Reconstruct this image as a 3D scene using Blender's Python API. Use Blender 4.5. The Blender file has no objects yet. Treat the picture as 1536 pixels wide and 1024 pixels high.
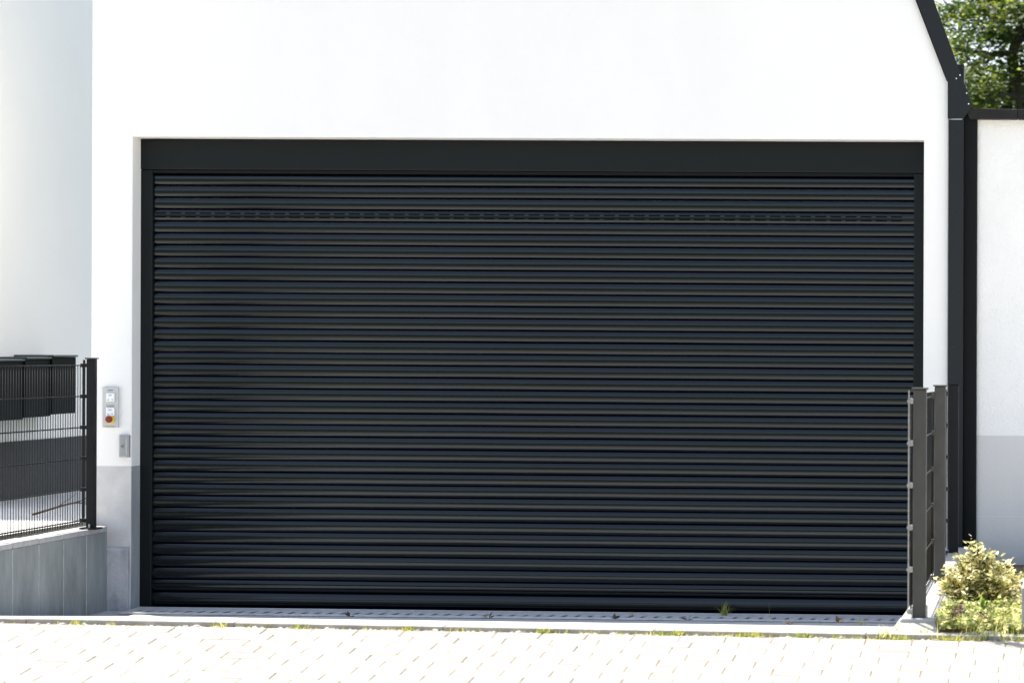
import bpy, math, random
from mathutils import Vector, Matrix, noise
random.seed(7)
R = math.radians
sc = bpy.context.scene
COL = sc.collection
SLOPE = 0.004           # the whole site falls gently to the right (street gradient)
XM = -3.5

# ------------------------------------------------------------------ camera
F, PPX, PPY = 4850.0, 1387.0, 530.0      # in pixels of a 1536 wide frame
TH = math.atan(0.048); ROLL = 0.0035
CAM = Vector((0, -21.0, 1.667))
_r = Vector((math.cos(TH), math.sin(TH), 0)); FW = Vector((-math.sin(TH), math.cos(TH), 0)); _u = Vector((0, 0, 1))
RI = _r * math.cos(ROLL) + _u * math.sin(ROLL)
UP = _u * math.cos(ROLL) - _r * math.sin(ROLL)
cd = bpy.data.cameras.new('camera'); cam = bpy.data.objects.new('camera', cd); COL.objects.link(cam)
m = Matrix.Identity(4)
for i, v in enumerate((RI, UP, -FW)):
    m[0][i], m[1][i], m[2][i] = v
m.translation = CAM
cam.matrix_world = m
cd.sensor_width = 36; cd.lens = F / 1536 * 36
cd.shift_x = (768 - PPX) / 1536; cd.shift_y = (PPY - 512) / 1536
cd.clip_start = 0.1; cd.clip_end = 2000
cd.dof.use_dof = True; cd.dof.focus_distance = 20.6; cd.dof.aperture_fstop = 5.0
sc.camera = cam

def at(px, py, Y):
    """real-world point (x, z before site gradient) where a photo position meets the plane at depth Y"""
    d = FW + RI * ((px - PPX) / F) + UP * ((PPY - py) / F)
    t = (Y - CAM.y) / d.y
    p = CAM + d * t
    return p.x, p.z + SLOPE * (p.x - XM)
def X_(px, Y, py=512): return at(px, py, Y)[0]
def Z_(py, Y, px=768): return at(px, py, Y)[1]

# ------------------------------------------------------------------ materials
def newmat(name):
    mt = bpy.data.materials.new(name); mt.use_nodes = True
    nt = mt.node_tree; b = nt.nodes['Principled BSDF']
    return mt, nt, b
def mat(name, col, rough=0.6, var=0.12, vscale=6.0, stretch=(1, 1, 1), bump=0.0, bscale=80.0, metal=0.0, spec=0.5,
        col2=None, detail=6, bdist=0.01, contrast=(0.3, 0.7), rvar=0.0):
    mt, nt, b = newmat(name); N, L = nt.nodes, nt.links
    tc = N.new('ShaderNodeTexCoord'); mp = N.new('ShaderNodeMapping'); mp.inputs['Scale'].default_value = stretch
    geo = N.new('ShaderNodeNewGeometry')
    L.new(geo.outputs['Position'], mp.inputs['Vector'])
    n = N.new('ShaderNodeTexNoise'); n.inputs['Scale'].default_value = vscale; n.inputs['Detail'].default_value = detail
    n.inputs['Roughness'].default_value = 0.62
    L.new(mp.outputs['Vector'], n.inputs['Vector'])
    cr = N.new('ShaderNodeValToRGB')
    c2 = col2 if col2 else tuple(c * (1 - var) for c in col)
    c1 = col if col2 else tuple(min(1, c * (1 + var)) for c in col)
    cr.color_ramp.elements[0].position, cr.color_ramp.elements[1].position = contrast
    cr.color_ramp.elements[0].color = (*c2, 1); cr.color_ramp.elements[1].color = (*c1, 1)
    L.new(n.outputs['Fac'], cr.inputs['Fac']); L.new(cr.outputs['Color'], b.inputs['Base Color'])
    b.inputs['Roughness'].default_value = rough; b.inputs['Metallic'].default_value = metal
    b.inputs['Specular IOR Level'].default_value = spec
    if rvar:
        mr = N.new('ShaderNodeMapRange'); mr.inputs['To Min'].default_value = rough - rvar; mr.inputs['To Max'].default_value = rough + rvar
        L.new(n.outputs['Fac'], mr.inputs['Value']); L.new(mr.outputs['Result'], b.inputs['Roughness'])
    if bump:
        n2 = N.new('ShaderNodeTexNoise'); n2.inputs['Scale'].default_value = bscale; n2.inputs['Detail'].default_value = 4
        L.new(geo.outputs['Position'], n2.inputs['Vector'])
        bp = N.new('ShaderNodeBump'); bp.inputs['Strength'].default_value = bump; bp.inputs['Distance'].default_value = bdist
        L.new(n2.outputs['Fac'], bp.inputs['Height']); L.new(bp.outputs['Normal'], b.inputs['Normal'])
    if name in ('anthracite_slat',): b.inputs['Specular Tint'].default_value = (.84, .93, 1.0, 1)
    return mt
def leafmat(name, cols, trans=0.5, scale=9.0, rough=0.5, isl=0.55):
    mt, nt, b = newmat(name); N, L = nt.nodes, nt.links
    geo = N.new('ShaderNodeNewGeometry'); n = N.new('ShaderNodeTexNoise')
    n.inputs['Scale'].default_value = scale; n.inputs['Detail'].default_value = 3
    L.new(geo.outputs['Position'], n.inputs['Vector'])
    ad = N.new('ShaderNodeMath'); ad.operation = 'MULTIPLY_ADD'; ad.inputs[1].default_value = isl; ad.inputs[2].default_value = -isl / 2
    L.new(geo.outputs['Random Per Island'], ad.inputs[0])
    ad2 = N.new('ShaderNodeMath'); ad2.operation = 'ADD'; L.new(n.outputs['Fac'], ad2.inputs[0]); L.new(ad.outputs[0], ad2.inputs[1])
    cr = N.new('ShaderNodeValToRGB'); L.new(ad2.outputs[0], cr.inputs['Fac'])
    els = cr.color_ramp.elements
    els[0].position = 0.25; els[1].position = 0.75
    els[0].color = (*cols[0], 1); els[1].color = (*cols[-1], 1)
    for i, c in enumerate(cols[1:-1]):
        e = els.new(0.25 + 0.5 * (i + 1) / (len(cols) - 1)); e.color = (*c, 1)
    L.new(cr.outputs['Color'], b.inputs['Base Color']); b.inputs['Roughness'].default_value = rough
    tr = N.new('ShaderNodeBsdfTranslucent')
    hs = N.new('ShaderNodeHueSaturation'); hs.inputs['Value'].default_value = 1.7; hs.inputs['Hue'].default_value = 0.485
    L.new(cr.outputs['Color'], hs.inputs['Color']); L.new(hs.outputs['Color'], tr.inputs['Color'])
    mx = N.new('ShaderNodeMixShader'); mx.inputs[0].default_value = trans
    L.new(b.outputs[0], mx.inputs[1]); L.new(tr.outputs[0], mx.inputs[2])
    L.new(mx.outputs[0], N['Material Output'].inputs['Surface'])
    return mt
M = {}
M['stucco'] = mat('white_render', (0.85, 0.83, 0.79), 0.9, 0.035, 0.9, (1, 1, .45), bump=0.35, bscale=110, bdist=0.006, contrast=(.25, .75))
M['stucco_rough'] = mat('coarse_white_render', (0.85, 0.83, 0.79), 0.9, 0.03, 3, bump=0.55, bscale=75, bdist=0.010)
M['side_render'] = mat('side_render', (0.92, 0.885, 0.825), 0.9, 0.025, 0.8, bump=0.3, bscale=90, bdist=0.006)
M['plinth'] = mat('grey_plinth_paint', (0.57, 0.55, 0.53), 0.85, 0.10, 7, bump=0.35, bscale=60, bdist=0.006)
M['plinth2'] = mat('dirty_plinth_paint', (0.53, 0.52, 0.53), 0.85, 0.2, 9, (1, 1, .6), bump=0.5, bscale=50, bdist=0.008, col2=(0.30, .30, .32), contrast=(.28, .55))
M['lining'] = mat('bright_reveal_paint', (0.93, 0.905, 0.85), 0.9, 0.015, 4, bump=.2, bscale=90, bdist=.004)  # wall white lifted so the reveal looks brighter lit
M['reveal'] = mat('dull_grey_plinth_paint', (0.36, 0.37, 0.37), 0.85, 0.15, 6, (1, 1, .4), bump=.3, bscale=60, bdist=.006)  # darker grey for the reveal side of the base band
M['garden_plinth'] = mat('pale_grey_plinth_paint', (0.66, 0.635, 0.605), 0.85, 0.04, 3, (1, 1, .25), bump=0.2, bscale=50, bdist=0.006)
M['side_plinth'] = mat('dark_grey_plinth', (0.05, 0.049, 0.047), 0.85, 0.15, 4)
M['slat'] = mat('anthracite_slat', (0.0016, 0.0021, 0.0028), 0.15, 0.25, 3, (.25, 1, 14), spec=0.52, rvar=0.05)
M['frame'] = mat('anthracite_frame', (0.0032, 0.0052, 0.0062), 0.42, 0.1, 5, spec=0.24)
M['black'] = mat('black_rubber', (0.002, 0.002, 0.002), 0.9, 0.1, 5, spec=0.0)
M['trim'] = mat('anthracite_trim', (0.0085, 0.011, 0.013), 0.5, 0.07, 6, (1, 1, .3), spec=0.3)
M['trim_dark'] = mat('dark_trim', (0.005, 0.006, 0.007), 0.55, 0.1, 6, spec=0.15)
M['fence'] = mat('anthracite_fence', (0.007, 0.008, 0.009), 0.5, 0.12, 14, spec=0.25)
M['post'] = mat('dusty_anthracite_post', (0.056, 0.054, 0.047), 0.55, 0.14, 22, (1, 1, .5), bump=.1, bscale=120, bdist=.003)  # lighter olive grey than the fence colour
M['panel_rods'] = mat('dusty_rods', (0.016, 0.0155, 0.013), 0.6, 0.15, 14, spec=0.2)  # dark brownish version of the fence colour
M['steel'] = mat('galvanised_steel', (0.34, 0.34, 0.33), 0.5, 0.2, 60, metal=0.5)
M['screw'] = mat('dark_screw', (0.006, 0.006, 0.007), 0.6, 0.1, 20)
M['pin'] = mat('bright_rivet', (0.75, 0.73, 0.66), 0.4, 0.1, 20)
M['slab'] = mat('weathered_concrete_slab', (0.31, 0.33, 0.325), 0.85, .1, 4, (1.6, 1.6, .6), bump=0.3, bscale=70, bdist=0.005, col2=(0.165, 0.178, 0.176), contrast=(.25, .7))
M['joint'] = mat('pale_joint_mortar', (0.42, 0.44, 0.42), 0.9, 0.2, 20)
M['cap'] = mat('pale_concrete', (0.40, 0.395, 0.385), 0.9, 0.15, 14, bump=0.4, bscale=90, bdist=0.006)
M['ramp'] = mat('ramp_concrete', (0.56, 0.555, 0.54), 0.9, 0.18, 3.5, bump=0.4, bscale=60, bdist=0.006, col2=(0.43, 0.425, 0.415))
M['kerb'] = mat('kerb_concrete', (0.34, 0.325, 0.295), 0.9, 0.15, 9, bump=0.5, bscale=70, bdist=0.008)
M['pathway'] = mat('white_path', (0.76, 0.74, 0.69), 0.95, 0.1, 6, bump=.4, bscale=50)
M['grate'] = mat('galvanised_grate', (0.60, 0.60, 0.60), 0.6, 0.15, 20, metal=0.2)
M['pit'] = mat('drain_dark', (0.30, 0.30, 0.30), 0.9, 0.1, 8)
M['sand'] = mat('joint_sand', (0.27, 0.205, 0.15), 1.0, 0.35, 9, bump=0.4, bscale=120)
M['street'] = mat('pale_street', (0.30, 0.27, 0.22), 0.95, 0.12, 1.2, bump=0.2, bscale=30)
M['earth'] = mat('bed_earth', (0.14, 0.10, 0.065), 1.0, 0.4, 12, bump=1, bscale=40, bdist=.03)
M['yard'] = mat('yard_gravel', (0.78, 0.77, 0.74), 1.0, 0.2, 18, bump=0.8, bscale=90, bdist=.02, col2=(.52, .51, .49))
M['lawn'] = mat('rear_lawn', (0.06, 0.09, 0.03), 1.0, 0.3, 2)
M['box'] = mat('dark_letter_box', (0.0022, 0.003, 0.0038), 0.6, 0.1, 6, spec=0.05)
M['lid'] = mat('dark_blue_lid', (0.022, 0.032, 0.042), 0.35, 0.1, 6)  # base colour lifted to imitate bluish highlights on the lids
M['coping'] = mat('dark_brown_coping', (0.016, 0.013, 0.011), 0.55, 0.3, 16, (1, 1, 1), bump=.2, bscale=40, spec=.3, col2=(0.006, .005, .0045))
M['roof'] = mat('dark_roof', (0.04, 0.04, 0.045), 0.6, 0.15, 3)
M['panel'] = mat('grey_control_plate', (0.50, 0.50, 0.48), 0.55, 0.04, 20)
M['white_plastic'] = mat('white_plastic', (0.82, 0.83, 0.85), 0.4, 0.02, 20)
M['red'] = mat('red_button', (0.20, 0.013, 0.008), 0.4, 0.06, 40)
M['yellow'] = mat('yellow_collar', (0.85, 0.55, 0.03), 0.45, 0.06, 40)
M['ink'] = mat('dark_print', (0.03, 0.03, 0.035), 0.7, 0.05, 40)
M['brushed'] = mat('brushed_steel', (0.40, 0.41, 0.43), 0.42, 0.08, 30, (1, 1, .1), metal=0.6)
M['bark'] = mat('bark', (0.045, 0.035, 0.025), 0.95, 0.3, 10, (1, 1, .3), bump=.8, bscale=18, bdist=.03)
M['twig'] = mat('dry_twig', (0.10, 0.06, 0.025), 0.9, 0.25, 20)
M['dryleaf'] = mat('dry_leaf', (0.07, 0.04, 0.022), 0.8, 0.3, 40)
M['pebble'] = mat('pale_pebble', (0.55, 0.51, 0.46), 0.85, 0.3, 25)
M['leaf_tree'] = leafmat('tree_leaf', [(0.006, 0.014, 0.003), (0.028, 0.062, 0.008), (0.36, 0.42, 0.07)], 0.45, 1.9, isl=.16)  # noise puts sunlit patches and dark masses into the leaf colour
M['leaf_bush'] = leafmat('bush_leaf', [(0.035, 0.07, 0.01), (0.56, 0.53, 0.20), (0.92, 0.88, 0.58)], 0.45, 17)  # highlights and dark gaps are painted into the leaf colours
M['leaf_cover'] = leafmat('cover_leaf', [(0.05, 0.10, 0.015), (0.34, 0.40, 0.08), (0.75, 0.70, 0.36)], 0.45, 14)
M['leaf_red'] = leafmat('russet_leaf', [(0.035, 0.018, 0.008), (0.08, 0.04, 0.016), (0.15, 0.085, 0.03)], 0.3, 12)
M['grass'] = leafmat('grass_blade', [(0.10, 0.15, 0.02), (0.30, 0.35, 0.05), (0.55, 0.50, 0.16)], 0.45, 8)

# paver colours vary stone to stone
def paver_mat():
    mt, nt, b = newmat('pale_paver'); N, L = nt.nodes, nt.links
    geo = N.new('ShaderNodeNewGeometry'); n = N.new('ShaderNodeTexNoise'); n.inputs['Scale'].default_value = 30; n.inputs['Detail'].default_value = 8
    L.new(geo.outputs['Position'], n.inputs['Vector'])
    a = N.new('ShaderNodeMath'); a.operation = 'MULTIPLY_ADD'; a.inputs[1].default_value = .35
    L.new(geo.outputs['Random Per Island'], a.inputs[0]); L.new(n.outputs['Fac'], a.inputs[2])
    cr = N.new('ShaderNodeValToRGB'); L.new(a.outputs[0], cr.inputs['Fac'])
    cr.color_ramp.elements[0].position = .3; cr.color_ramp.elements[1].position = .85
    cr.color_ramp.elements[0].color = (.26, .232, .195, 1); cr.color_ramp.elements[1].color = (.34, .312, .268, 1)
    L.new(cr.outputs['Color'], b.inputs['Base Color']); b.inputs['Roughness'].default_value = .9
    bp = N.new('ShaderNodeBump'); bp.inputs['Strength'].default_value = .4; bp.inputs['Distance'].default_value = .006
    L.new(n.outputs['Fac'], bp.inputs['Height']); L.new(bp.outputs['Normal'], b.inputs['Normal'])
    return mt
M['paver'] = paver_mat()

# ------------------------------------------------------------------ builders
class MB:
    def __init__(s): s.v = []; s.f = []
    def add(s, vs, fs):
        o = len(s.v); s.v += [tuple(v) for v in vs]; s.f += [tuple(i + o for i in f) for f in fs]; return s
    def box(s, x0, x1, y0, y1, z0, z1, rot=None, c=None):
        vs = [(x, y, z) for z in (z0, z1) for x, y in ((x0, y0), (x1, y0), (x1, y1), (x0, y1))]
        if rot is not None:
            cx, cy = c; co, si = math.cos(rot), math.sin(rot)
            vs = [(cx + (x - cx) * co - (y - cy) * si, cy + (x - cx) * si + (y - cy) * co, z) for x, y, z in vs]
        return s.add(vs, [(3, 2, 1, 0), (4, 5, 6, 7), (0, 1, 5, 4), (1, 2, 6, 5), (2, 3, 7, 6), (3, 0, 4, 7)])
    def prism_y(s, poly, y0, y1):            # outline (x,z) counter-clockwise seen from -y
        n = len(poly)
        vs = [(x, y0, z) for x, z in poly] + [(x, y1, z) for x, z in poly]
        fs = [tuple(range(n)), tuple(range(2 * n - 1, n - 1, -1))]
        fs += [((i + 1) % n, i, n + i, n + (i + 1) % n) for i in range(n)]
        return s.add(vs, fs)
    def prism_x(s, poly, x0, x1):            # outline (y,z)
        n = len(poly)
        vs = [(x0, y, z) for y, z in poly] + [(x1, y, z) for y, z in poly]
        fs = [tuple(range(n)), tuple(range(2 * n - 1, n - 1, -1))]
        fs += [((i + 1) % n, i, n + i, n + (i + 1) % n) for i in range(n)]
        return s.add(vs, fs)
    def tube(s, pts, rads, n=8, cap=True):
        pts = [Vector(p) for p in pts]
        if not hasattr(rads, '__len__'): rads = [rads] * len(pts)
        rings = []
        for i, p in enumerate(pts):
            d = (pts[min(i + 1, len(pts) - 1)] - pts[max(i - 1, 0)]).normalized()
            a = d.orthogonal() if abs(d.z) > .9 else d.cross(Vector((0, 0, 1)))
            a.normalize(); b = d.cross(a)
            rings.append([p + (a * math.cos(2 * math.pi * k / n) + b * math.sin(2 * math.pi * k / n)) * rads[i] for k in range(n)])
        vs = [v for r in rings for v in r]
        fs = [(i * n + k, i * n + (k + 1) % n, (i + 1) * n + (k + 1) % n, (i + 1) * n + k) for i in range(len(pts) - 1) for k in range(n)]
        if cap: fs += [tuple(range(n))[::-1], tuple((len(pts) - 1) * n + k for k in range(n))]
        return s.add(vs, fs)
    def leaf(s, p, d, nrm, l, w):
        d = d.normalized(); sd = d.cross(nrm)
        if sd.length < 1e-4: sd = d.orthogonal()
        sd.normalize(); u = sd.cross(d)
        return s.add([p, p + d * l * .5 + sd * w * .5 + u * l * .06, p + d * l, p + d * l * .5 - sd * w * .5 + u * l * .06], [(0, 1, 2, 3)])
    def blade(s, p, d, l, w, droop):
        side = d.cross(Vector((0, 0, 1)))
        if side.length < 1e-3: side = Vector((1, 0, 0))
        side.normalize(); vs = []
        n = 4
        for i in range(n + 1):
            t = i / n
            c = p + d * l * t + Vector((d.x, d.y, 0)) * l * droop * t * t - Vector((0, 0, 1)) * l * droop * .7 * t * t
            ww = w * (1 - t) + .0004
            vs += [c - side * ww * .5, c + side * ww * .5]
        return s.add(vs, [(2 * i, 2 * i + 1, 2 * i + 3, 2 * i + 2) for i in range(n)])
    def build(s, name, m, parent=None, bev=0.0, smooth=False, slope=True):
        off = Vector((0, 0, 0)); p = parent
        while p is not None: off += p.location; p = p.parent
        vs = [(x - off.x, y - off.y, z - off.z - (SLOPE * (x - XM) if slope else 0)) for x, y, z in s.v]
        me = bpy.data.meshes.new(name); me.from_pydata(vs, [], s.f); me.update()
        if smooth:
            for pl in me.polygons: pl.use_smooth = True
        me.materials.append(m)
        o = bpy.data.objects.new(name, me); COL.objects.link(o)
        if parent is not None: o.parent = parent
        if bev:
            b = o.modifiers.new('bevel', 'BEVEL'); b.width = bev; b.segments = 2; b.limit_method = 'ANGLE'; b.angle_limit = R(40)
        return o
def tag(o, label=None, cat=None, group=None, kind=None):
    if label: o['label'] = label
    if cat: o['category'] = cat
    if group: o['group'] = group
    if kind: o['kind'] = kind
    return o
def thing(name, loc, label, cat, group=None):
    o = bpy.data.objects.new(name, None); COL.objects.link(o); o.empty_display_size = .1
    o.location = (loc[0], loc[1], loc[2] - SLOPE * (loc[0] - XM))
    return tag(o, label, cat, group)
def struct(name, mb, m, **k): return tag(mb.build(name, m, **k), kind='structure')

# ------------------------------------------------------------------ key dimensions
XL = X_(137, 0)            # left edge of the house front
XJ = X_(197, 0)            # left jamb
XR = X_(1385, 0)           # right jamb
XC = X_(1422, 0)           # right corner of the house front
ZT = Z_(207.5, 0, 768)     # underside of the lintel
ZE = Z_(121, 0, 1423)      # where the roof slope starts
RUN = (X_(1422, 0, 122) - X_(1375, 0, 0)) / (Z_(0, 0, 1375) - Z_(122, 0, 1422))   # slope of the verge
ZTOP = 4.6
XTOP = XC - RUN * (ZTOP - ZE)
YD = 0.20                  # plane of the shutter frame
def gz(y):                 # ramp: level strip at the door, then climbing towards the street
    t = max(0.0, -y - 0.45)
    return min(ZK, -.038 + t * 0.078)
XW = X_(160.5, -.06, 850)
KY = -5.85                 # front of the kerb
ZK = 0.378

# ------------------------------------------------------------------ setting
def KS(x): return -.0065 * (max(-9, min(3, x)) + 4.04)
def kslope(mb): mb.v = [(x, y, z + KS(x)) for x, y, z in mb.v]
g = MB()
ys = [0.4, 0.0, -0.45, -1, -2, -3, -4, -5, KY + .13]
xs0, xs1 = XW - .05, -0.70
for i in range(len(ys) - 1):
    ya, yb = ys[i + 1], ys[i]
    g.add([(xs0, ya, gz(ya) - .012), (xs1, ya, gz(ya) - .012), (xs1, yb, gz(yb) - .012), (xs0, yb, gz(yb) - .012)], [(0, 1, 2, 3)])
g.v = [(x, y, z + KS(x) * min(1, max(0, -y - .45) / 5)) for x, y, z in g.v]
struct('ramp', g, M['ramp'])
SW = 0.085                 # cross fall of the pavement
def pz(y): return ZK - .014 - SW * (KY - y) if y > -9.2 else ZK - .014 - SW * (KY + 9.2)
k = MB()
xx = -14.0
while xx < 6:
    k.box(xx + .002, xx + .998, KY, KY + .13, ZK - .3, ZK + .004 + random.uniform(-.002, .002)); xx += 1.0
kslope(k); struct('kerb', k, M['kerb'], bev=.006)
s = MB().add([(xx_, yy_, pz(yy_) - .0055) for xx_ in (-40, -9, 3, 40) for yy_ in (-9.2, KY)], [(0, 2, 3, 1), (2, 4, 5, 3), (4, 6, 7, 5)])
kslope(s); struct('paving_bed', s, M['sand'])
pv = MB(); row = 0; y = KY - .045; D = .158; W = .218
while y > -9.2 + D:
    o = (W / 2 if row % 2 else 0) + random.uniform(-.02, .02); x = -13 + o
    while x < 5:
        w = W - random.uniform(.001, .0045); d = D - random.uniform(.001, .004)
        if -8.6 < x < 2.2:
            j = [random.uniform(-.0022, .0022) for _ in range(4)]
            b = .005
            x0, x1, y1, y0 = x, x + w, y, y - d
            t = [(x0 + b, y0 + b, pz(y0) + j[0]), (x1 - b, y0 + b, pz(y0) + j[1]), (x1 - b, y1 - b, pz(y1) + j[2]), (x0 + b, y1 - b, pz(y1) + j[3])]
            lo = [(x0, y0, pz(y0) - .004), (x1, y0, pz(y0) - .004), (x1, y1, pz(y1) - .004), (x0, y1, pz(y1) - .004)]
            dn = [(p, q, r - .03) for p, q, r in lo]
            pv.add(t + lo + dn, [(0, 1, 2, 3)] + [(4 + i, 4 + (i + 1) % 4, (i + 1) % 4, i) for i in range(4)] + [(8 + i, 8 + (i + 1) % 4, 4 + (i + 1) % 4, 4 + i) for i in range(4)])
        x += W
    y -= D; row += 1
kslope(pv); struct('pavement', pv, M['paver'])
zs = pz(-9.3) - .012
struct('street', MB().add([(-300, -300, zs), (300, -300, zs), (300, -9.19, zs), (-300, -9.19, zs)], [(0, 1, 2, 3)]), M['street'], slope=False)
ZY = 0.535
struct('yard', MB().add([(-60, -5.7, ZY), (XW - .149, -5.7, ZY), (XW - .149, 8, ZY), (-60, 8, ZY)], [(0, 1, 2, 3)]), M['yard'])
bedz = ZK + .01
bd = MB(); nx, ny = 14, 40
vs = []; fs = []
for j in range(ny + 1):
    for i in range(nx + 1):
        x = -.68 + .42 * i / nx; yy = KY + .13 + 5.7 * j / ny
        vs.append((x, yy, bedz - (.035 if j == 0 else 0) - .085 * max(0, (j / ny - .25) / .75) + noise.noise(Vector((x * 6, yy * 6, 0))) * .02 + .02 * math.sin(math.pi * i / nx)))
for j in range(ny):
    for i in range(nx):
        a = j * (nx + 1) + i; fs.append((a, a + 1, a + nx + 2, a + nx + 1))
struct('planting_bed', bd.add(vs, fs), M['earth'])
struct('path', MB().add([(-.26, -5.72, ZK + .02), (40, -5.72, ZK + .02), (40, 0.3, ZK + .02), (-.26, 0.3, ZK + .02)], [(0, 1, 2, 3)]), M['pathway'])
struct('ground', MB().add([(-300, 7.9, .4), (300, 7.9, .4), (300, 400, .4), (-300, 400, .4)], [(0, 1, 2, 3)]), M['lawn'], slope=False)

# ------------------------------------------------------------------ house
house = thing('house', ((XL + XC) / 2, 0, 0), 'white rendered house with a wide dark roller garage door and steep dark roof edge', 'house')
outline = [(XL, -.4), (XJ, -.4), (XJ, ZT), (XR, ZT), (XR, -.4), (XC, -.4), (XC, ZE), (XTOP, ZTOP), (XL, ZTOP)]
w = MB().prism_y(outline, 0, .45)
w.prism_y([(XL, -.4), (XC, -.4), (XC, ZE), (XTOP, ZTOP), (XL, ZTOP)], .452, 2.4)
w.build('wall', M['stucco'], house, bev=.006)
# roof skin over the steep slope and the top
rf = MB()
rf.prism_y([(XC + .006, ZE), (XC + .06, ZE + .02), (XTOP + .05, ZTOP + .07), (XL - .1, ZTOP + .07), (XL - .1, ZTOP + .003), (XTOP, ZTOP + .003)], .03, 2.5)
rf.build('roof', M['roof'], house)
ZB = Z_(699, 0, 170); ZL = Z_(820, 0, 180)
bb = MB()
bb.box(XL + .004, XJ + .003, -.004, .19, ZL, ZB)
bb.build('base_band', M['plinth'], house, bev=.003)
b2 = MB(); b2.prism_x([(-.05, -.3), (.19, -.3), (.19, ZL - .001), (-.006, ZL - .001), (-.05, ZL - .014)], XL + .1, XJ - .004)
tag(b2.build('footing', M['plinth2'], house, bev=.006), 'grey painted footing block with a chipped pale ledge')
MB().box(XJ - .003, XJ + .003, .003, .195, ZB + .001, ZT - .001).build('reveal_lining', M['lining'], house)  # added thin layer; the jamb's brightness is put into its colour
MB().box(XJ - .003, XJ + .005, .002, .19, -.06, ZB - .001).build('base_band', M['reveal'], house)
MB().box(XR - .003, XC + .002, -.004, .19, -.1, ZB).build('base_band', M['plinth'], house)

# garage door
xf0, xf1 = XJ - .004, XR + .004
cx0 = X_(228, YD, 560); cx1 = X_(1370, YD, 560)
zh0 = Z_(257, YD, 768)       # bottom edge of the shutter box
YS = YD + .03
zt0 = Z_(259.3, YS, 230); zb0 = Z_(885.1, YS, 230)
PITCH = (zt0 - zb0) / 35
gd = bpy.data.objects.new('garage_door', None); COL.objects.link(gd); gd.parent = house
sl = MB()
def slat_profile(z0):        # (out, z) bottom to top of one double-skin slat
    P = PITCH; n = 14; pts = []; o = 0.0; zz = 0.004
    n = 20
    def ang(t): return -34 + 30.5 * (t / .24) ** .8 if t < .24 else (-3.5 + 8 * (t - .24) / .36 if t < .60 else 4.5 + 44 * ((t - .60) / .40) ** 1.25)
    angs = [ang((q + .5) / n) for q in range(n)]
    for q in range(n + 1):
        pts.append((o, zz))
        if q < n:
            dz = (P - .0045) / n; o += math.tan(R(angs[q])) * dz; zz += dz
    return [(.018, 0.0012), (.006, .0016)] + pts + [(o + .004, P + .0006), (o + .008, P + .0008)]
zc = zh0 + .012
rows = [zb0 + PITCH * i for i in range(36)]
prng = random.Random(3)
for i, z0 in enumerate(rows):
    jz = prng.uniform(-.0012, .0012); jy = prng.uniform(-.0012, .0012)
    pts = slat_profile(z0)
    nseg = 12
    vs = []
    bows = [prng.uniform(-.0007, .0007) for _ in range(nseg + 1)]
    for k_ in range(nseg + 1):
        x = cx0 - .02 + (cx1 - cx0 + .04) * k_ / nseg
        for (o, zz) in pts: vs.append((x, YD + .035 + o + jy + bows[k_], z0 + zz + jz + bows[k_]))
    n = len(pts)
    sl.add(vs, [(k_ * n + q, (k_ + 1) * n + q, (k_ + 1) * n + q + 1, k_ * n + q + 1) for k_ in range(nseg) for q in range(n - 1)])
cur = sl.build('slat_curtain', M['slat'], gd, smooth=True)
# punched ventilation slots
for idx in (31, 0):
    vb = MB(); z0 = rows[idx]
    for zz in (.0245, .0500):
        pr = slat_profile(0)[2:-2]; o = min(pr, key=lambda q: abs(q[1] - zz))[0] - .0035
        if idx == 0:
            vb.box(cx0 + .004, cx1 - .004, YD + .035 + o, YD + .045 + o, z0 + zz - .0022, z0 + zz + .0022); continue
        x = cx0 + .01
        while x < cx1 - .07:
            vb.box(x, x + .073, YD + .035 + o, YD + .045 + o, z0 + zz - .0034, z0 + zz + .0034); x += .1
    tag(vb.build('ventilation_slots', M['black'], gd), 'two rows of dark ventilation slots in the fourth slat from the top' if idx else 'two fine dark grooves in the lowest slat')
ZD = Z_(908.5, YS, 230)
bq = MB(); hb = zb0 - ZD
prof = [(.05, ZD), (.012, ZD + .001), (.004, ZD + .006), (.001, ZD + .02), (-.001, ZD + .035), (-.001, ZD + .05), (.001, ZD + .065), (.005, ZD + .08), (.0125, zb0 - .002), (.05, zb0 - .001)]
vs = [(x, YD + .035 + o, z) for x in (cx0 - .002, cx1 + .002) for o, z in prof]
n = len(prof); bq.add(vs, [(q, n + q, n + q + 1, q + 1) for q in range(n - 1)])
bq.build('bottom_bar', M['slat'], gd, smooth=True)
MB().box(cx0 - .01, cx1 + .01, YD + .055, YD + .08, -.1, zh0 + .1).build('backing', M['black'], gd)
MB().box(cx0, cx1, YD + .01, YD + .055, ZD - .02, ZD - .001).build('rubber_seal', M['black'], gd)
for a, b in ((xf0, cx0), (cx1, xf1)):
    MB().box(a, b, YD, YD + .12, -.06, zh0 - .002).build('guide_rail', M['frame'], gd, bev=.005)
bx = MB().box(xf0 + .001, xf1 - .001, YD - .012, YD + .12, zh0, ZT - .004)
bx.build('shutter_box', M['frame'], gd, bev=.006)
MB().box(cx0 + .002, cx1 - .002, YD + .002, YD + .03, zh0 - .022, zh0 - .003).build('guide_strip', M['trim_dark'], gd)

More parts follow.
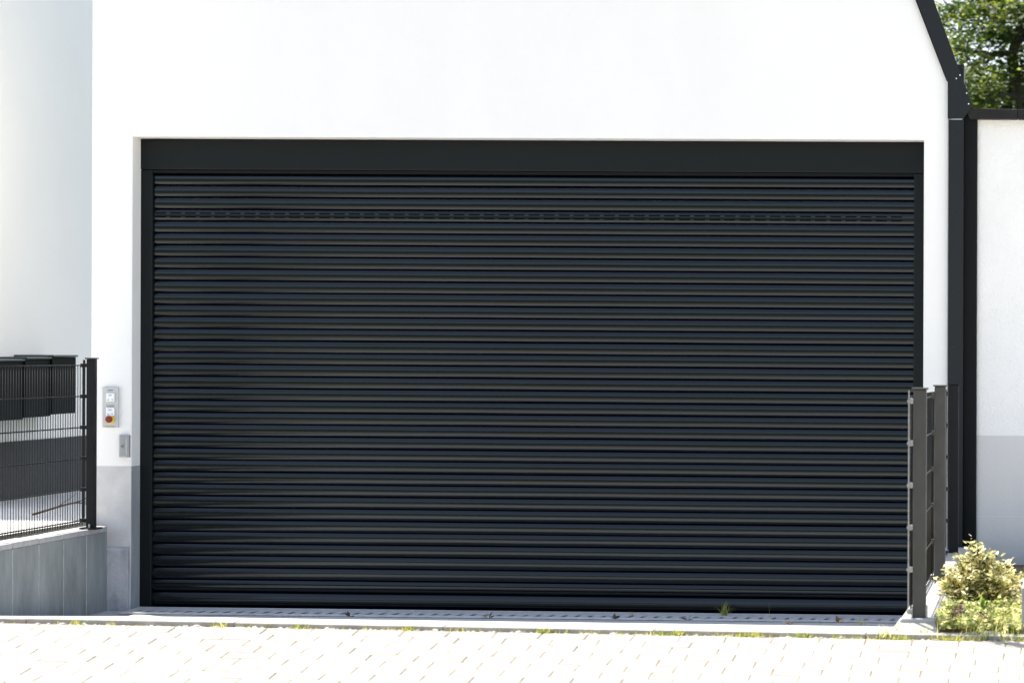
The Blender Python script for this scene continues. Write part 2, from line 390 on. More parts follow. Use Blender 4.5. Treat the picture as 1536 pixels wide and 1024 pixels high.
# verge board and corner boards
Yf = -.035
def pt(px, py, Y): return at(px, py, Y)
vg = MB().prism_y([pt(1375, 0, Yf), pt(1421.5, 123, Yf), pt(1421.5, 178, Yf), pt(1444.5, 178, Yf), pt(1459.5, 159, Yf), pt(1436, 97, Yf), pt(1400.5, 0, Yf)], Yf, -.003)
dx, dz = XTOP - XC, ZTOP - ZE
a, b = pt(1375, 0, Yf), pt(1400.5, 0, Yf)
tt = ZTOP + .07 - a[1]
vg.prism_y([(a[0], a[1] + .001), (b[0], b[1] + .001), (b[0] - RUN * tt, b[1] + tt), (a[0] - RUN * tt, a[1] + tt)], Yf, -.003)
vo = vg.build('verge_board', M['trim'], house, bev=.003)
lip = MB(); a0 = pt(1372.8, 0, Yf); a1 = pt(1375.2, 0, Yf); c0 = pt(1419.5, 121, Yf); c1 = pt(1422, 123, Yf)
lip.prism_y([c0, c1, a1, a0], Yf + .006, -.002)
lip.build('drip_lip', M['trim_dark'], house)
cb = MB().box(X_(1422, Yf), X_(1444.5, Yf), Yf, .3, -.1, Z_(179.6, Yf, 1433))
co = cb.build('corner_board', M['trim'], house, bev=.003)
MB().box(X_(1444.7, 0), X_(1465, .06), .03, .3, -.1, Z_(170, .03, 1455)).build('downpipe_cover', M['trim_dark'], house, bev=.004)  # darker strip between corner board and garden wall
gt = MB(); g0 = pt(1436, 97, .02); g1 = pt(1446, 125, .02)
gt.box(g0[0] - .02, g1[0], .01, .22, g1[1], g0[1])
gt.build('gutter_end', M['trim'], house, bev=.003)
def disc(mb, px, py, Y, r, th=.004):
    x, z = at(px, py, Y); mb.tube([(x, Y, z), (x, Y - th, z)], r, 10)
for (px, py) in ((1386, 15), (1421.5, 111), (1428, 141), (1428.5, 170), (1429, 198), (1428.5, 318), (1429, 437), (1429, 520)):
    q = MB(); disc(q, px, py, Yf, .007); q.build('screw', M['screw'], vo if py < 178 else co)
for (px, py) in ((1440, 113), (1434.5, 118), (1450, 140), (1453, 156)):
    q = MB(); disc(q, px, py, Yf, .0045); q.build('rivet', M['pin'], vo)

# ------------------------------------------------------------------ wall controls
x0, z1 = at(155, 580.5, 0); x1, z0 = at(179, 641, 0)
cp = thing('control_panel', ((x0 + x1) / 2, 0, z0), 'grey plate with two white push buttons and a red emergency stop on the white wall', 'control panel')
MB().box(x0, x1, -.022, -.001, z0, z1).build('plate', M['panel'], cp, bev=.003)
pw = x1 - x0
def prn(name, cxx, zz, wid, h, parent, Y, nlet=7, seed=1):
    rr = random.Random(seed); q = MB(); x = cxx - wid / 2; lw = wid / nlet
    for i in range(nlet):
        a = x + i * lw; v = rr.random()
        q.box(a, a + lw * .25, Y - .0008, Y, zz - h / 2, zz + h / 2)
        if v < .6: q.box(a + lw * .26, a + lw * .75, Y - .0008, Y, zz + h * .25, zz + h * .5)
        if v > .3: q.box(a + lw * .26, a + lw * .75, Y - .0008, Y, zz - h * .12, zz + h * .12)
        if v > .5: q.box(a + lw * .26, a + lw * .75, Y - .0008, Y, zz - h * .5, zz - h * .3)
    return q.build(name, M['ink'], parent)
prn('print', X_(167.5, 0), Z_(585, 0, 167), .034, .0075, cp, -.0222, 5, 1)
prn('print', X_(167.5, 0), Z_(608, 0, 167), .052, .0055, cp, -.0222, 11, 2)
prn('print', X_(167, 0), Z_(639.3, 0, 167), .07, .005, cp, -.0222, 14, 3)
for (pa, pb, sd) in ((589, 602, 4), (611, 623.5, 5)):
    xa, za = at(161, pa, 0); xb, zb = at(173.8, pb, 0)
    sw = MB().box(xa, xb, -.032, -.0225, zb, za).build('push_button', M['white_plastic'], cp, bev=.004)
    prn('print', (xa + xb) / 2, za - (za - zb) * .27, .022, .006, sw, -.0322, 4, sd)
    q = MB()
    for sx, up in ((-1, 1), (1, -1)):
        ax = (xa + xb) / 2 + sx * .0135; az = zb + (za - zb) * .22
        q.prism_y([(ax - .004, az - up * .004), (ax + .004, az - up * .004), (ax, az + up * .0045)] if up > 0 else [(ax - .004, az + .004), (ax, az - .0045), (ax + .004, az + .004)], -.0334, -.0324)
    q.build('arrow_marks', M['ink'], sw)
ex, ez = at(166.2, 628.5, 0)
em = MB(); em.tube([(ex, -.032, ez), (ex, -.05, ez), (ex, -.056, ez)], [.0215, .0225, .017], 24)
emo = em.build('emergency_stop_button', M['red'], cp, smooth=False, bev=.002)
em2 = MB(); em2.tube([(ex + .006, -.0225, ez), (ex + .006, -.031, ez)], .0265, 28); em2.build('collar', M['yellow'], emo)
x0, z1 = at(180.5, 652, 0); x1, z0 = at(195.8, 685.5, 0)
ks = thing('key_switch', ((x0 + x1) / 2, 0, z0), 'small brushed steel key switch plate at the wall edge beside the dark door', 'key switch')
MB().box(x0, x1, -.03, -.001, z0, z1).build('plate', M['brushed'], ks, bev=.003)
MB().box(x0 + .7 * (x1 - x0) - .004, x0 + .86 * (x1 - x0), -.034, -.0305, z0 + .1 * (z1 - z0), z0 + .87 * (z1 - z0)).build('cover_rib', M['cap'], ks, bev=.001)
MB().box(x0 + .012, x1 - .012, -.036, -.0305, z0 + .003, z0 + .010).build('bottom_lip', M['panel'], ks, bev=.001)
lx, lz = at(185, 669, 0)
lk = MB().tube([(lx, -.0305, lz), (lx, -.037, lz)], .011, 20).build('lock_cylinder', M['steel'], ks, bev=.001)
MB().box(lx - .0013, lx + .0013, -.0385, -.0372, lz - .006, lz + .006).build('keyhole', M['screw'], lk)

# ------------------------------------------------------------------ left side: building, retaining wall, fence, letter boxes
sb = thing('side_building', (-8.0, 5, ZY), 'plain shaded wall of the side building with dark grey base behind the fence', 'building')
MB().box(-13, -8.0, 1.5, 14, ZY - .3, 4.95).build('wall', M['side_render'], sb, bev=.006)
zsb = 1.667 - 148 / 202.5
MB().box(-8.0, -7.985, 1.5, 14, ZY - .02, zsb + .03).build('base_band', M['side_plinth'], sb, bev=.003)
ZR = 0.505
rw = thing('retaining_wall', (XW, -3, 0), 'low grey retaining wall of weathered concrete slabs left of the door under the fence', 'retaining wall')
yy = -.06; i = 0
wds = [.445, .47, .485, .49, .495, .5, .5, .5, .5, .5, .5, .5]
for wd in wds:
    if yy - wd < KY + .12: break
    MB().box(XW - .14, XW, yy - wd + .012, yy, -.25, ZR - .036).build('slab', M['slab'], rw, bev=.003)
    MB().box(XW - .13, XW + .0015, yy - wd + .0005, yy - wd + .0115, -.25, ZR - .04).build('joint_filler', M['joint'], rw)
    MB().box(XW - .15, XW + .003, yy - wd + .010, yy, ZR - .0355, ZR + random.uniform(-.002, .002)).build('coping', M['cap'], rw, bev=.006)  # pale top edge of the slab, not a separate coping piece
    yy -= wd

# mesh fence on the retaining wall
XF = -6.335
fy = -.40
lf = thing('mesh_fence', (XF, -3, ZR), 'dark double rod mesh fence on the retaining wall left of the garage door', 'fence')
def post(parent, x, y, zb, zt, mtl, wx=.06, wy=.06, plate=True):
    p = MB().box(x - wx / 2, x + wx / 2, y - wy / 2, y + wy / 2, zb, zt).build('post', mtl, parent, bev=.004)
    c = MB().box(x - wx / 2 - .008, x + wx / 2 + .008, y - wy / 2 - .008, y + wy / 2 + .008, zt + .0005, zt + .009); c.build('post_cap', mtl, p, bev=.002)
    if plate: MB().box(x - wx / 2 - .035, x + wx / 2 + .03, y - wy / 2 - .03, y + wy / 2 + .03, zb - .002, zb + .01).build('base_plate', mtl, p, bev=.002)
    return p
zft = Z_(538.5, fy, 136)
lp = post(lf, X_(137.8, fy), fy, ZR + .001, zft, M['fence'], .05, .07)
lx_ = X_(137.8, fy)
bq = MB().tube([(lx_ + .002, fy - .05, ZR + .008), (lx_ + .002, fy - .05, ZR + .034)], .007, 8); bq.build('anchor_bolt', M['steel'], lp)
ztopl = zft - .035
def mesh_panel(parent, x, y0, y1, ztop, rows, mtl, step=.05, dz=.2, over=.03, r=.0032, rb=.0042, skew=0.0, gap=.012):
    q = MB(); y = y0
    while y >= y1:
        sk = skew * (y - y0)
        q.tube([(x, y, ztop - dz * (rows - 1) - .03 + sk), (x, y, ztop + over + sk)], r, 6); y -= step
    for j in range(rows):
        for sx in (-1, 1):
            q.tube([(x + sx * gap / 2, y0 + .015, ztop - dz * j + skew * .015), (x + sx * gap / 2, y1 - .015, ztop - dz * j + skew * (y1 - y0))], rb, 6)
    return q.build('mesh_panel', mtl, parent, smooth=True)
xp = lx_ - .055
mesh_panel(lf, xp, fy - .015, fy - 2.5, ztopl - .005, 6, M['fence'], over=.0, r=.0028)
for j in range(6):
    zz = ztopl - .005 - .2 * j
    MB().box(xp - .014, lx_ - .0255, fy - .022, fy + .022, zz - .012, zz + .012).build('clip', M['fence'], lp, bev=.002)
MB().box(xp - .012, xp + .002, fy + .028, fy + .038, ZR + .06, zft - .005).build('cover_bar', M['fence'], lp, bev=.001)
post(lf, lx_, fy - 2.53, ZR + .001, zft, M['fence'], .05, .07)

# letter boxes along the side building
names = ['farthest dark letter box, beside the fence post, with a flat blue grey lid',
         'middle dark letter box behind the mesh fence with stepped lid edges',
         'nearest dark letter box cut by the left edge of the photo']
for i in range(3):
    yb = 3.50 - .62 * i - .3
    x = -7.70
    zb, zt = 1.17 - .012 * i, 1.60 - .014 * i
    lb = thing('letter_box', (x - .13, yb, zb), names[i], 'letter box', 'dark letter boxes along the side wall')
    rot = R(1.4)
    MB().box(x - .27, x, yb - .31, yb + .31, zb, zt, rot, (x - .135, yb)).build('body', M['box'], lb, bev=.004)
    MB().box(x - .28, x + .014, yb - .325, yb + .318, zt + .001, zt + .016, rot, (x - .135, yb)).build('lid', M['lid'], lb, bev=.003)
    MB().box(x - .285, x - .03, yb - .334, yb - .326, zt - .02, zt + .014, rot, (x - .135, yb)).build('lid_flap', M['lid'], lb, bev=.002)
    MB().box(-7.99, x - .26, yb - .05, yb + .05, zb + .1, zb + .18).build('wall_bracket', M['box'], lb)

# dead branch lying in the yard
br = MB(); pts = []
for i in range(9):
    t = i / 8; pts.append((-7.0 + .12 * t + .04 * math.sin(5 * t), .35 + 1.15 * t, ZY + .02 + .05 * math.sin(t * 3.1)))
br.tube(pts, [.008 - .005 * i / 8 for i in range(9)], 6)
for i in (2, 4, 5, 6):
    p = Vector(pts[i]); br.tube([p, p + Vector((random.uniform(-.1, .2), .25, random.uniform(.0, .1)))], [.003, .001], 5)
tag(br.build('dead_branch', M['twig'], slope=True), 'brown dry branch lying on the pale yard behind the left fence', 'branch')

# ------------------------------------------------------------------ right side: low wall, fence, garden wall, edging
XP = -.765
ZP = .43
lw = MB()
lw.prism_y([(XP - .085, ZK - .35), (XP + .085, ZK - .35), (XP + .085, ZP - .02), (XP + .075, ZP - .008), (XP - .075, ZP - .008), (XP - .085, ZP - .02)], KY + .17, -.01)
lwo = thing('low_wall', (XP, -3, ZK), 'narrow sunlit concrete wall under the three fence posts right of the door', 'low wall')
lw.build('wall', M['cap'], lwo, bev=.006)
h = MB(); y0 = KY + .01
h.add([(XP - .15, y0, ZK - .05), (XP + .11, y0, ZK - .05), (XP + .08, y0 + .19, ZP - .012), (XP - .085, y0 + .19, ZP - .012), (XP - .15, y0 + .26, ZK - .05), (XP + .11, y0 + .26, ZK - .05), (XP + .08, y0 + .26, ZP - .012), (XP - .085, y0 + .26, ZP - .012)],
      [(0, 1, 2, 3), (1, 5, 6, 2), (4, 0, 3, 7), (3, 2, 6, 7), (5, 4, 7, 6)])
h.build('mortar_haunch', M['kerb'], lwo, bev=.004)
rfn = thing('mesh_fence', (XP, -3, ZP), 'dark mesh fence seen end on, running from the kerb to the house corner', 'fence')
posts = [(-5.62, 1380, 584), (-3.12, 1410, 579.5), (-.62, 1430.5, 577)]
for i, (yp, pxx, pty) in enumerate(posts):
    xq = X_(pxx, yp, 700); zt = Z_(pty, yp, pxx)
    p = post(rfn, xq, yp, ZP - .01, zt, M['post'] if i < 2 else M['fence'], .062, .045, plate=False)
    for j in range(6):
        zz = zt - .055 - .2 * j
        c = MB().box(xq - .056, xq - .0315, yp - .036, yp - .0225, zz - .013, zz + .013); c.build('clip', M['steel'] if i == 0 else M['post'], p, bev=.003)
        c = MB().tube([(xq - .053, yp - .037, zz), (xq - .053, yp - .041, zz)], .008, 8); c.build('clip_bolt', M['steel'], p)
    if i == 0:
        c = MB().box(xq - .055, xq - .0485, yp - .04, yp - .03, ZP + .04, zt - .004); tag(c.build('cover_bar', M['steel'], p), 'bare steel cover bar along the panel edge')
        for sx in (-1, 1):
            c = MB().box(xq + sx * .034 - .004, xq + sx * .034 + .004, yp - .03, yp + .03, ZP - .01, ZP + .05); c.build('foot_bracket', M['steel'], p, bev=.002)
    if i < 2:
        y1, x1n, z1n = posts[i + 1][0], X_(posts[i + 1][1], posts[i + 1][0], 700), Z_(posts[i + 1][2], posts[i + 1][0], posts[i + 1][1])
        q = MB(); xa = xq - .043; n = int((y1 - yp) / .05)
        xb = x1n - .048
        for k_ in range(n + 1):
            t = k_ / n; x = xa + (xb - xa) * t; yv = yp + .0 + (y1 - yp) * t; ztt = zt + (z1n - zt) * t
            q.tube([(x, yv, ZP + .03), (x, yv, ztt - .03)], .0032, 6)
        for j in range(6):
            for sx in (-1, 1):
                q.tube([(xa + sx * .006, yp - .02, zt - .055 - .2 * j), (xb + sx * .006, y1 + .02, z1n - .055 - .2 * j)], .0045, 6)
        q.build('mesh_panel', M['panel_rods'], rfn, smooth=True)

gw = thing('garden_wall', (1.5, .1, ZK), 'coarse white garden wall with pale grey base and dark coping right of the house', 'garden wall')
xg0 = X_(1465, .06); zc1 = Z_(178, .06, 1500); zgb = Z_(653, .06, 1500)
MB().box(xg0, 8, .06, .32, -.1, zc1).build('wall', M['stucco_rough'], gw, bev=.004)
zs2 = Z_(774, .06, 1500)
MB().box(xg0 + .002, 8, .0575, .2, zs2 + .002, zgb).build('base_band', M['garden_plinth'], gw, bev=.001)
MB().box(xg0 + .002, 8, .0555, .2, -.1, zs2).build('base_band', M['garden_plinth'], gw, bev=.002)
cpx = X_(1447, -.02); z_a = Z_(164, -.02, 1500); z_b = Z_(179, -.02, 1500)
xx = cpx; first = True
while xx < 8:
    L_ = .34 if first else .5
    q = MB()
    if first:
        q.prism_y([(xx + .028, z_b), (xx + L_ - .002, z_b), (xx + L_ - .002, z_a), (xx, z_a + .004), (xx + .002, z_a - .008)], -.018, .38)
    else: q.box(xx, xx + L_ - .002, -.018 + random.uniform(-.002, .002), .38, z_b, z_a + random.uniform(-.002, .002))
    q.build('coping', M['coping'], gw, bev=.004); xx += L_; first = False

ed = thing('edging_wall', (-.22, -4, ZK), 'bright concrete edging at the right end of the planting bed', 'edging')
yy = KY + .16
while yy < -4.7:
    MB().box(-.272, -.15, yy, yy + .495, ZK - .2, ZP + .145 + random.uniform(-.004, .004)).build('edging_block', M['kerb'], ed, bev=.006); yy += .5

# ------------------------------------------------------------------ drain in front of the door
dr = thing('drain_channel', ((XJ + XR) / 2, -.2, 0), 'long galvanised drain grating set in the concrete along the foot of the door', 'drain')
zd = gz(0)
MB().box(XJ + .02, -.86, -.33, .12, zd - .06, zd - .0085).build('channel', M['pit'], dr)
q = MB()
q.box(XJ + .02, -.86, -.33, -.31, zd - .034, zd + .004); q.box(XJ + .02, -.86, -.12, -.10, zd - .034, zd + .003); q.box(XJ + .02, -.86, .11, .12, zd - .034, zd + .003)
x = XJ + .03
while x < -.93:
    q.add([(x, -.31, zd + .002), (x + .055, -.31, zd + .002), (x + .075, -.12, zd + .002), (x + .02, -.12, zd + .002)], [(0, 1, 2, 3)])
    x += .085
q.box(XJ + .02, -.86, -.10, .11, zd - .03, zd + .001)
q.build('grating', M['grate'], dr)

# ------------------------------------------------------------------ plants
def rnd(a, b): return random.uniform(a, b)
def tuft(mb, x, y, z, n, l, spread=.5, w=.004):
    for _ in range(n):
        a = rnd(0, 6.283); t = rnd(.05, spread)
        d = Vector((math.cos(a) * t, math.sin(a) * t, 1)).normalized()
        mb.blade(Vector((x + rnd(-.02, .02), y + rnd(-.015, .015), z)), d, l * rnd(.4, 1.1), w * rnd(.6, 1.2), rnd(.1, .5))
weeds = [(1086, -.03, 60, .19, 'spiky dark green grass tuft growing by the drain against the door'),
         (947, -.12, 22, .09, 'small green tuft in the drain left of the spiky grass'),
         (1292, -1.2, 22, .12, 'pale sunlit grass tuft on the ramp near the fence post'),
         (1155, -.8, 5, .09, 'single dry stalk standing on the ramp'),
         (1228, -1.4, 4, .06, 'short pale stub of dry grass on the ramp')]
for pxx, yw, n, l, lab in weeds:
    q = MB(); x = X_(pxx, yw, 925); tuft(q, x, yw, gz(yw) - .01, n, l * .6, .8, .004)
    if pxx == 1086:
        for a, ll in ((-.9, .15), (-.55, .13), (1.2, .19), (.3, .08)):
            q.blade(Vector((x, yw, -.04)), Vector((a, -.1, 1)).normalized(), ll, .004, .25)
    if pxx == 1155: q = MB(); q.blade(Vector((x, yw, gz(yw) - .01)), Vector((-.05, 0, 1)), .14, .016, .02); q.blade(Vector((x, yw, gz(yw) - .01)), Vector((.2, 0, 1)), .07, .01, .1)
    if pxx == 1228: q = MB(); [q.blade(Vector((x + rnd(-.02, .02), yw, gz(yw) - .01)), Vector((rnd(-.2, .2), 0, 1)), .06, .012, .05) for _ in range(5)]
    tag(q.build('grass_tuft', M['grass']), lab, 'weed', 'weeds at the foot of the door')
gs = MB(); px_ = -20
while px_ < 1545:
    t = max(0, px_ / 1536); pr = .22 + .78 * t ** 1.1
    if random.random() < pr:
        x = X_(px_, KY, 945); yv = KY - rnd(.0, .035)
        tuft(gs, x, yv, pz(yv) + KS(x) - .012, random.randint(5, 14), rnd(.018, .045) * (1 + .5 * t), 1.0, .0045)
    px_ += rnd(3, 11)
for c in (120, 330, 450, 620, 810, 820, 1000, 1010, 1120, 1128, 1205, 1345, 1352, 1425, 1432, 1440):
    x = X_(c, KY, 945); yv = KY - rnd(.01, .03)
    for _ in range(3): tuft(gs, x + rnd(-.03, .03), yv, pz(yv) + KS(x) - .012, 18, rnd(.04, .07), 1.1, .005)
tag(gs.build('grass', M['grass']), 'yellow green grass sprouting along the foot of the kerb', kind='stuff')
pb = MB()
def pebble(mb, x, y, z, r):
    n, m_ = 7, 4; vs = []; sx, sy, szz = rnd(.8, 1.4), rnd(.7, 1.1), rnd(.5, .8); a0 = rnd(0, 3)
    for j in range(m_ + 1):
        ph = math.pi * j / m_ 
        for i in range(n):
            th = 2 * math.pi * i / n + a0; rr = r * rnd(.88, 1.1)
            vs.append((x + rr * sx * math.sin(ph) * math.cos(th), y + rr * sy * math.sin(ph) * math.sin(th), z + rr * szz * math.cos(ph)))
    mb.add(vs, [(j * n + i, j * n + (i + 1) % n, (j + 1) * n + (i + 1) % n, (j + 1) * n + i) for j in range(m_) for i in range(n)])
for _ in range(420):
    t = random.random() ** .7; yv = KY - rnd(.004, .05); x = X_(t * 1560, KY, 945); pebble(pb, x, yv, pz(yv) + KS(x) - .006, rnd(.004, .011) * (1.0 + .7 * (random.random() < .15)))
for _ in range(60):
    yv = KY - rnd(.05, 1.2); x = rnd(-5, .3); pebble(pb, x, yv, pz(yv) + KS(x) + .001, rnd(.002, .005))
tag(pb.build('gravel', M['pebble'], smooth=True), 'small pale pebbles lying in the gap along the kerb', kind='stuff')
dls = [(918, -.5, 'brown crumpled leaf lying on the drain left of the green tuft'), (1031, -.6, 'dry brown leaf lying on the ramp left of the spiky grass'), (1258, -1.6, 'large dark dry leaf on the ramp in front of the pale stub'),
       (1183, -3.6, 'brown leaf lying in the sun near the kerb'), (735, -1.5, 'small dark leaf on the ramp below the middle of the door'), (523, -1.0, 'small curled leaf on the ramp left of the middle')]
for pxx, yw, lab in dls:
    q = MB(); x = X_(pxx, yw, 930); z = gz(yw) + .004
    x += rnd(-.02, .02)
    for _ in range(4):
        q.leaf(Vector((x + rnd(-.006, .006), yw + rnd(-.006, .006), z)), Vector((rnd(-1, 1), rnd(-.3, .3), rnd(.1, .6))), Vector((rnd(-.4, .4), rnd(-.4, .4), 1)), rnd(.03, .06), .03)
    tag(q.build('fallen_leaf', M['dryleaf']), lab, 'leaf', 'dry leaves on the ramp')

# bush: stems with whorls of small leaves
def bush(name, label, cx, cy, zb, rx, ry, h, nst, nleaf, leafm, ll, lw_, seed):
    rr = random.Random(seed)
    t = thing(name, (cx, cy, zb), label, 'bush')
    st = MB(); lf_ = MB()
    for i in range(nst):
        a = rr.uniform(0, 6.283); e = rr.uniform(0, 1) ** .6
        lob = .82 + .36 * noise.noise(Vector((math.cos(a) * 1.6, math.sin(a) * 1.6, seed))) + (.16 if i % 17 == 0 else 0)
        hh = h * (1.0 - .25 * e * e) * rr.uniform(.5, 1.08) * min(1.12, lob + .12)
        tip = Vector((cx + math.cos(a) * rx * e * (.85 + .3 * lob), cy + math.sin(a) * ry * e, zb + hh * (1 - .45 * e ** 2.5)))
        base = Vector((cx + math.cos(a) * rx * .25 * e, cy + math.sin(a) * ry * .25 * e, zb - .01))
        mid = base.lerp(tip, .55) + Vector((rr.uniform(-.02, .02), rr.uniform(-.02, .02), .03))
        st.tube([base, mid, tip], [.003, .002, .001], 4, False)
        for k_ in range(nleaf):
            u = rr.uniform(.22, 1.02); p = base.lerp(mid, u * 2) if u < .5 else mid.lerp(tip, (u - .5) * 2)
            p = p + Vector((rr.gauss(0, .011), rr.gauss(0, .011), rr.gauss(0, .009)))
            b_ = rr.uniform(0, 6.283)
            d = Vector((math.cos(b_), math.sin(b_), rr.uniform(-.2, .9)))
            nn = Vector((rr.gauss(0, .5), rr.gauss(0, .5), 1)).normalized()
            sz = rr.uniform(.65, 1.2) * (1.1 if u > .8 else .9)
            lf_.leaf(p, d, nn, ll * sz, lw_ * sz)
    st.build('stems', M['twig'], t); lf_.build('foliage', leafm, t)
    return t
bx_, by_ = X_(1466, -4.6, 880), -4.6
bush('bush', 'rounded sunlit yellow green bush in the bed beside the right fence', bx_, by_, bedz, (.205), .19, .33, 220, 26, M['leaf_bush'], .030, .0155, 5)
gc = MB(); gr_ = MB(); rr = random.Random(12)
for _ in range(5200):
    x = rr.uniform(-.68, -.275); y = rr.uniform(KY + .14, -4.6) if rr.random() < .8 else rr.uniform(-4.6, -1.5)
    hgt = .02 + .06 * max(0, noise.noise(Vector((x * 9, y * 7, 3))) + .5)
    z = bedz + rr.uniform(.0, 1) * hgt * (1.0 if y < -5.1 else 1.1) - .085 * max(0, (y + 4.3) / 4.3)
    a = rr.uniform(0, 6.283)
    d = Vector((math.cos(a), math.sin(a), rr.uniform(-.2, .8))); n_ = Vector((rr.gauss(0, .5), rr.gauss(0, .5), 1))
    red = noise.noise(Vector((x * 11, y * 3.3, 9))) > .22 and -.62 < x < -.36 and y < -5.0
    s_ = rr.uniform(.6, 1.3)
    (gr_ if red else gc).leaf(Vector((x, y, z)), d, n_, .024 * s_, .014 * s_)
for _ in range(110): 
    x = rr.uniform(-.64, -.28); y = KY + rr.uniform(.13, .26)
    tuft(gc, x, y, bedz - .01, 8, rr.uniform(.04, .1), .8, .004)
for _ in range(26):
    x = rr.uniform(-.66, -.24) if rr.random() < .7 else rr.uniform(-.95, -.66); y = KY + rr.uniform(-.02, .14)
    tuft(gc, x, y, ZK + KS(x) + (.002 if y > KY else -.012), 9, rr.uniform(.04, .12), 1.2, .0045)
for _ in range(260):
    x = rr.uniform(-.66, -.26); y = KY + rr.uniform(.03, .2); a = rr.uniform(0, 6.283)
    if noise.noise(Vector((x * 14, 2, 5))) > -.05:
        gc.leaf(Vector((x, y, ZK + .005 + rr.uniform(0, .04))), Vector((math.cos(a), math.sin(a), rr.uniform(-.3, .6))), Vector((rr.gauss(0, .5), rr.gauss(0, .5), 1)), .03, .017)
tag(gc.build('ground_cover', M['leaf_cover']), 'low sunlit green ground cover filling the planting bed', kind='stuff')
tag(gr_.build('ground_cover', M['leaf_red']), 'dark russet low plants among the ground cover', kind='stuff')
pl = thing('leafy_weed', (X_(1474, -5.2, 910), -5.2, bedz), 'upright weed with broad green leaves in front of the bush', 'weed')
q = MB()
for i in range(9):
    a = rnd(0, 6.28); q.leaf(Vector((pl.location.x, -5.2, bedz + .01 + rnd(0, .04))), Vector((math.cos(a) * .5, math.sin(a) * .5, 1)), Vector((math.cos(a), math.sin(a), .2)), rnd(.05, .1), .026)
q.build('leaves', leafmat('weed_leaf', [(.05, .12, .015), (.1, .22, .03), (.2, .32, .06)], .4, 12), pl)

# trees behind the garden wall
def tree(label, x, y, h, cr, cz, n_clump, per, seed, ls=.10):
    rr = random.Random(seed); z0 = .38
    t = thing('tree', (x, y, z0), label, 'tree', 'trees behind the garden wall')
    tr = MB(); lf_ = MB()
    trunk = [Vector((x, y, z0))]
    for i in range(1, 8): trunk.append(Vector((x + rr.gauss(0, .10) * i * .4, y + rr.gauss(0, .1) * i * .4, z0 + h * .92 * i / 7)))
    tr.tube(trunk, [.17 * (1 - i / 8.2) + .015 for i in range(8)], 9)
    ends = []
    for i in range(34):
        k_ = rr.uniform(2.0, 7); a = int(k_); p = trunk[a].lerp(trunk[min(7, a + 1)], k_ - a)
        an = rr.uniform(0, 6.283); L_ = cr * rr.uniform(.5, 1.0) * (1.0 if k_ < 5 else .6)
        d = Vector((math.cos(an), math.sin(an), rr.uniform(-.05, .75)))
        pts_ = [p]
        for s_ in range(1, 5): pts_.append(p + d * L_ * s_ / 4 + Vector((rr.gauss(0, .09), rr.gauss(0, .09), rr.gauss(0, .07) - .05 * s_ * s_ * .2)) * s_ * .6)
        tr.tube(pts_, [.055, .04, .028, .016, .006], 6, False)
        for s_ in range(1, 5):
            ends.append(pts_[s_])
            for b_ in range(2):
                e = pts_[s_] + Vector((rr.gauss(0, .4), rr.gauss(0, .4), rr.gauss(.05, .3)))
                tr.tube([pts_[s_], pts_[s_].lerp(e, .5) + Vector((0, 0, .06)), e], [.014, .009, .004], 4, False); ends.append(e)
    tr.build('trunk', M['bark'], t, smooth=True)
    for i in range(n_clump):
        c = rr.choice(ends) + Vector((rr.gauss(0, .11), rr.gauss(0, .11), rr.gauss(0, .10)))
        sp = rr.uniform(.10, .22); tilt = Vector((rr.gauss(0, .35), rr.gauss(0, .35), 1))
        for j in range(per):
            p = c + Vector((rr.gauss(0, sp), rr.gauss(0, sp), rr.gauss(0, sp * .55)))
            an = rr.uniform(0, 6.283); d = Vector((math.cos(an), math.sin(an), rr.uniform(-.7, .3)))
            s_ = rr.uniform(.6, 1.25) * ls
            lf_.leaf(p, d, (tilt + Vector((rr.gauss(0, .28), rr.gauss(0, .28), 0))).normalized(), s_, s_ * .62)
    lf_.build('crown', M['leaf_tree'], t)
tree('leafy tree with dark trunk showing at the right edge behind the garden wall', -.85, 25.5, 8.5, 3.0, 5, 1020, 46, 21, .09)
tree('darker leafy tree next to the steep roof edge, behind the other', -3.4, 29.0, 9.0, 3.2, 5, 720, 46, 33, .09)

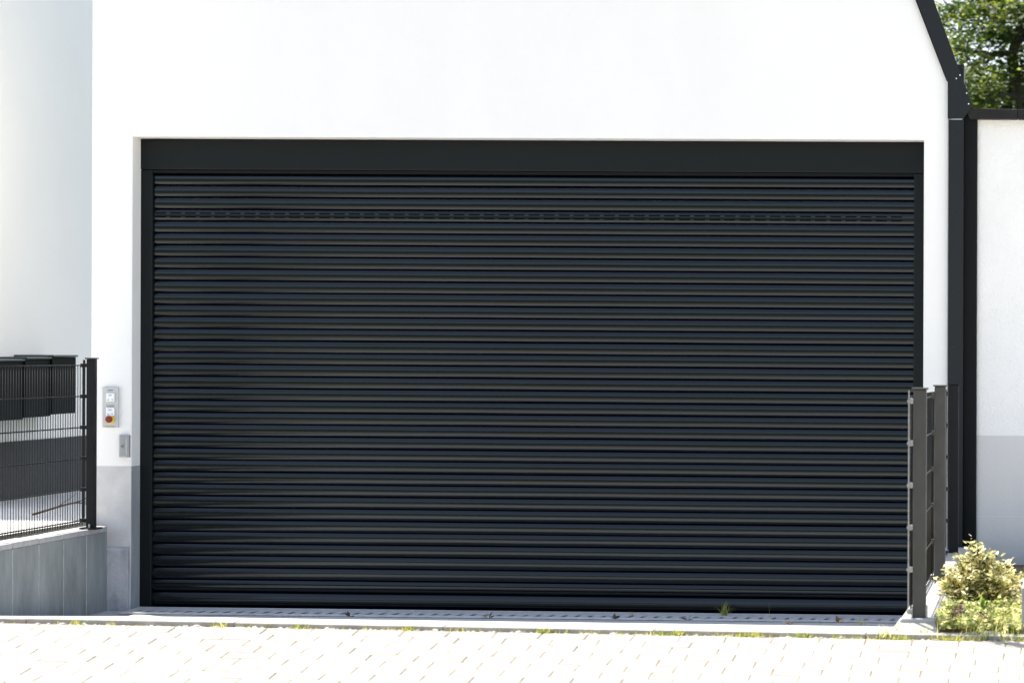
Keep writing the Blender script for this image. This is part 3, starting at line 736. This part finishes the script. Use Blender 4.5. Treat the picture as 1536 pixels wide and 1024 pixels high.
# unseen dark hedge, added across the street for the slats to reflect
hg = MB(); vs = []; nx_, nz_ = 120, 12
for a in range(nx_ + 1):
    for b in range(nz_ + 1):
        x = -70 + 140 * a / nx_; z_ = 9.5 * b / nz_
        vs.append((x, -52 + noise.noise(Vector((x * .4, z_ * .5, 1))) * 1.6 - .02 * z_ * z_, z_ + noise.noise(Vector((x * .3, 4, z_))) * .9 * b / nz_))
hg.add(vs, [(a * (nz_ + 1) + b, a * (nz_ + 1) + b + 1, (a + 1) * (nz_ + 1) + b + 1, (a + 1) * (nz_ + 1) + b) for a in range(nx_) for b in range(nz_)])
tag(hg.build('hedge', M['lawn'], slope=False), 'dark hedge along the far side of the street', kind='stuff')

# ------------------------------------------------------------------ light
SE, SAZ = R(60), math.atan2(-.8, .6)      # behind the house, slightly left
sd = Vector((math.sin(SAZ) * math.cos(SE), math.cos(SAZ) * math.cos(SE), math.sin(SE)))
sun = bpy.data.lights.new('sun', 'SUN'); sun.energy = 5.0; sun.angle = R(.53); sun.color = (1, .94, .84)
so = bpy.data.objects.new('sun', sun); COL.objects.link(so)
so.rotation_euler = sd.to_track_quat('Z', 'Y').to_euler(); so.location = (-8, 10, 20)
wd = bpy.data.worlds.new('World'); sc.world = wd; wd.use_nodes = True
nt = wd.node_tree; bg = nt.nodes['Background']
sky = nt.nodes.new('ShaderNodeTexSky'); sky.sky_type = 'NISHITA'; sky.sun_disc = False
sky.sun_elevation = SE; sky.sun_rotation = SAZ; sky.air_density = 1.0; sky.dust_density = 1.6; sky.ozone_density = 1.0
hsv = nt.nodes.new('ShaderNodeHueSaturation'); hsv.inputs['Saturation'].default_value = 0.74
nt.links.new(sky.outputs['Color'], hsv.inputs['Color']); nt.links.new(hsv.outputs['Color'], bg.inputs['Color']); bg.inputs['Strength'].default_value = 0.15

sc.view_settings.view_transform = 'Standard'; sc.view_settings.look = 'None'
sc.cycles.film_exposure = 2.3      # the photograph is exposed for the dark door
sc.view_settings.exposure = 0; sc.view_settings.gamma = 1
sc.render.engine = 'CYCLES'
sc.cycles.max_bounces = 8; sc.cycles.diffuse_bounces = 5
sc.render.resolution_x = 1024; sc.render.resolution_y = 682
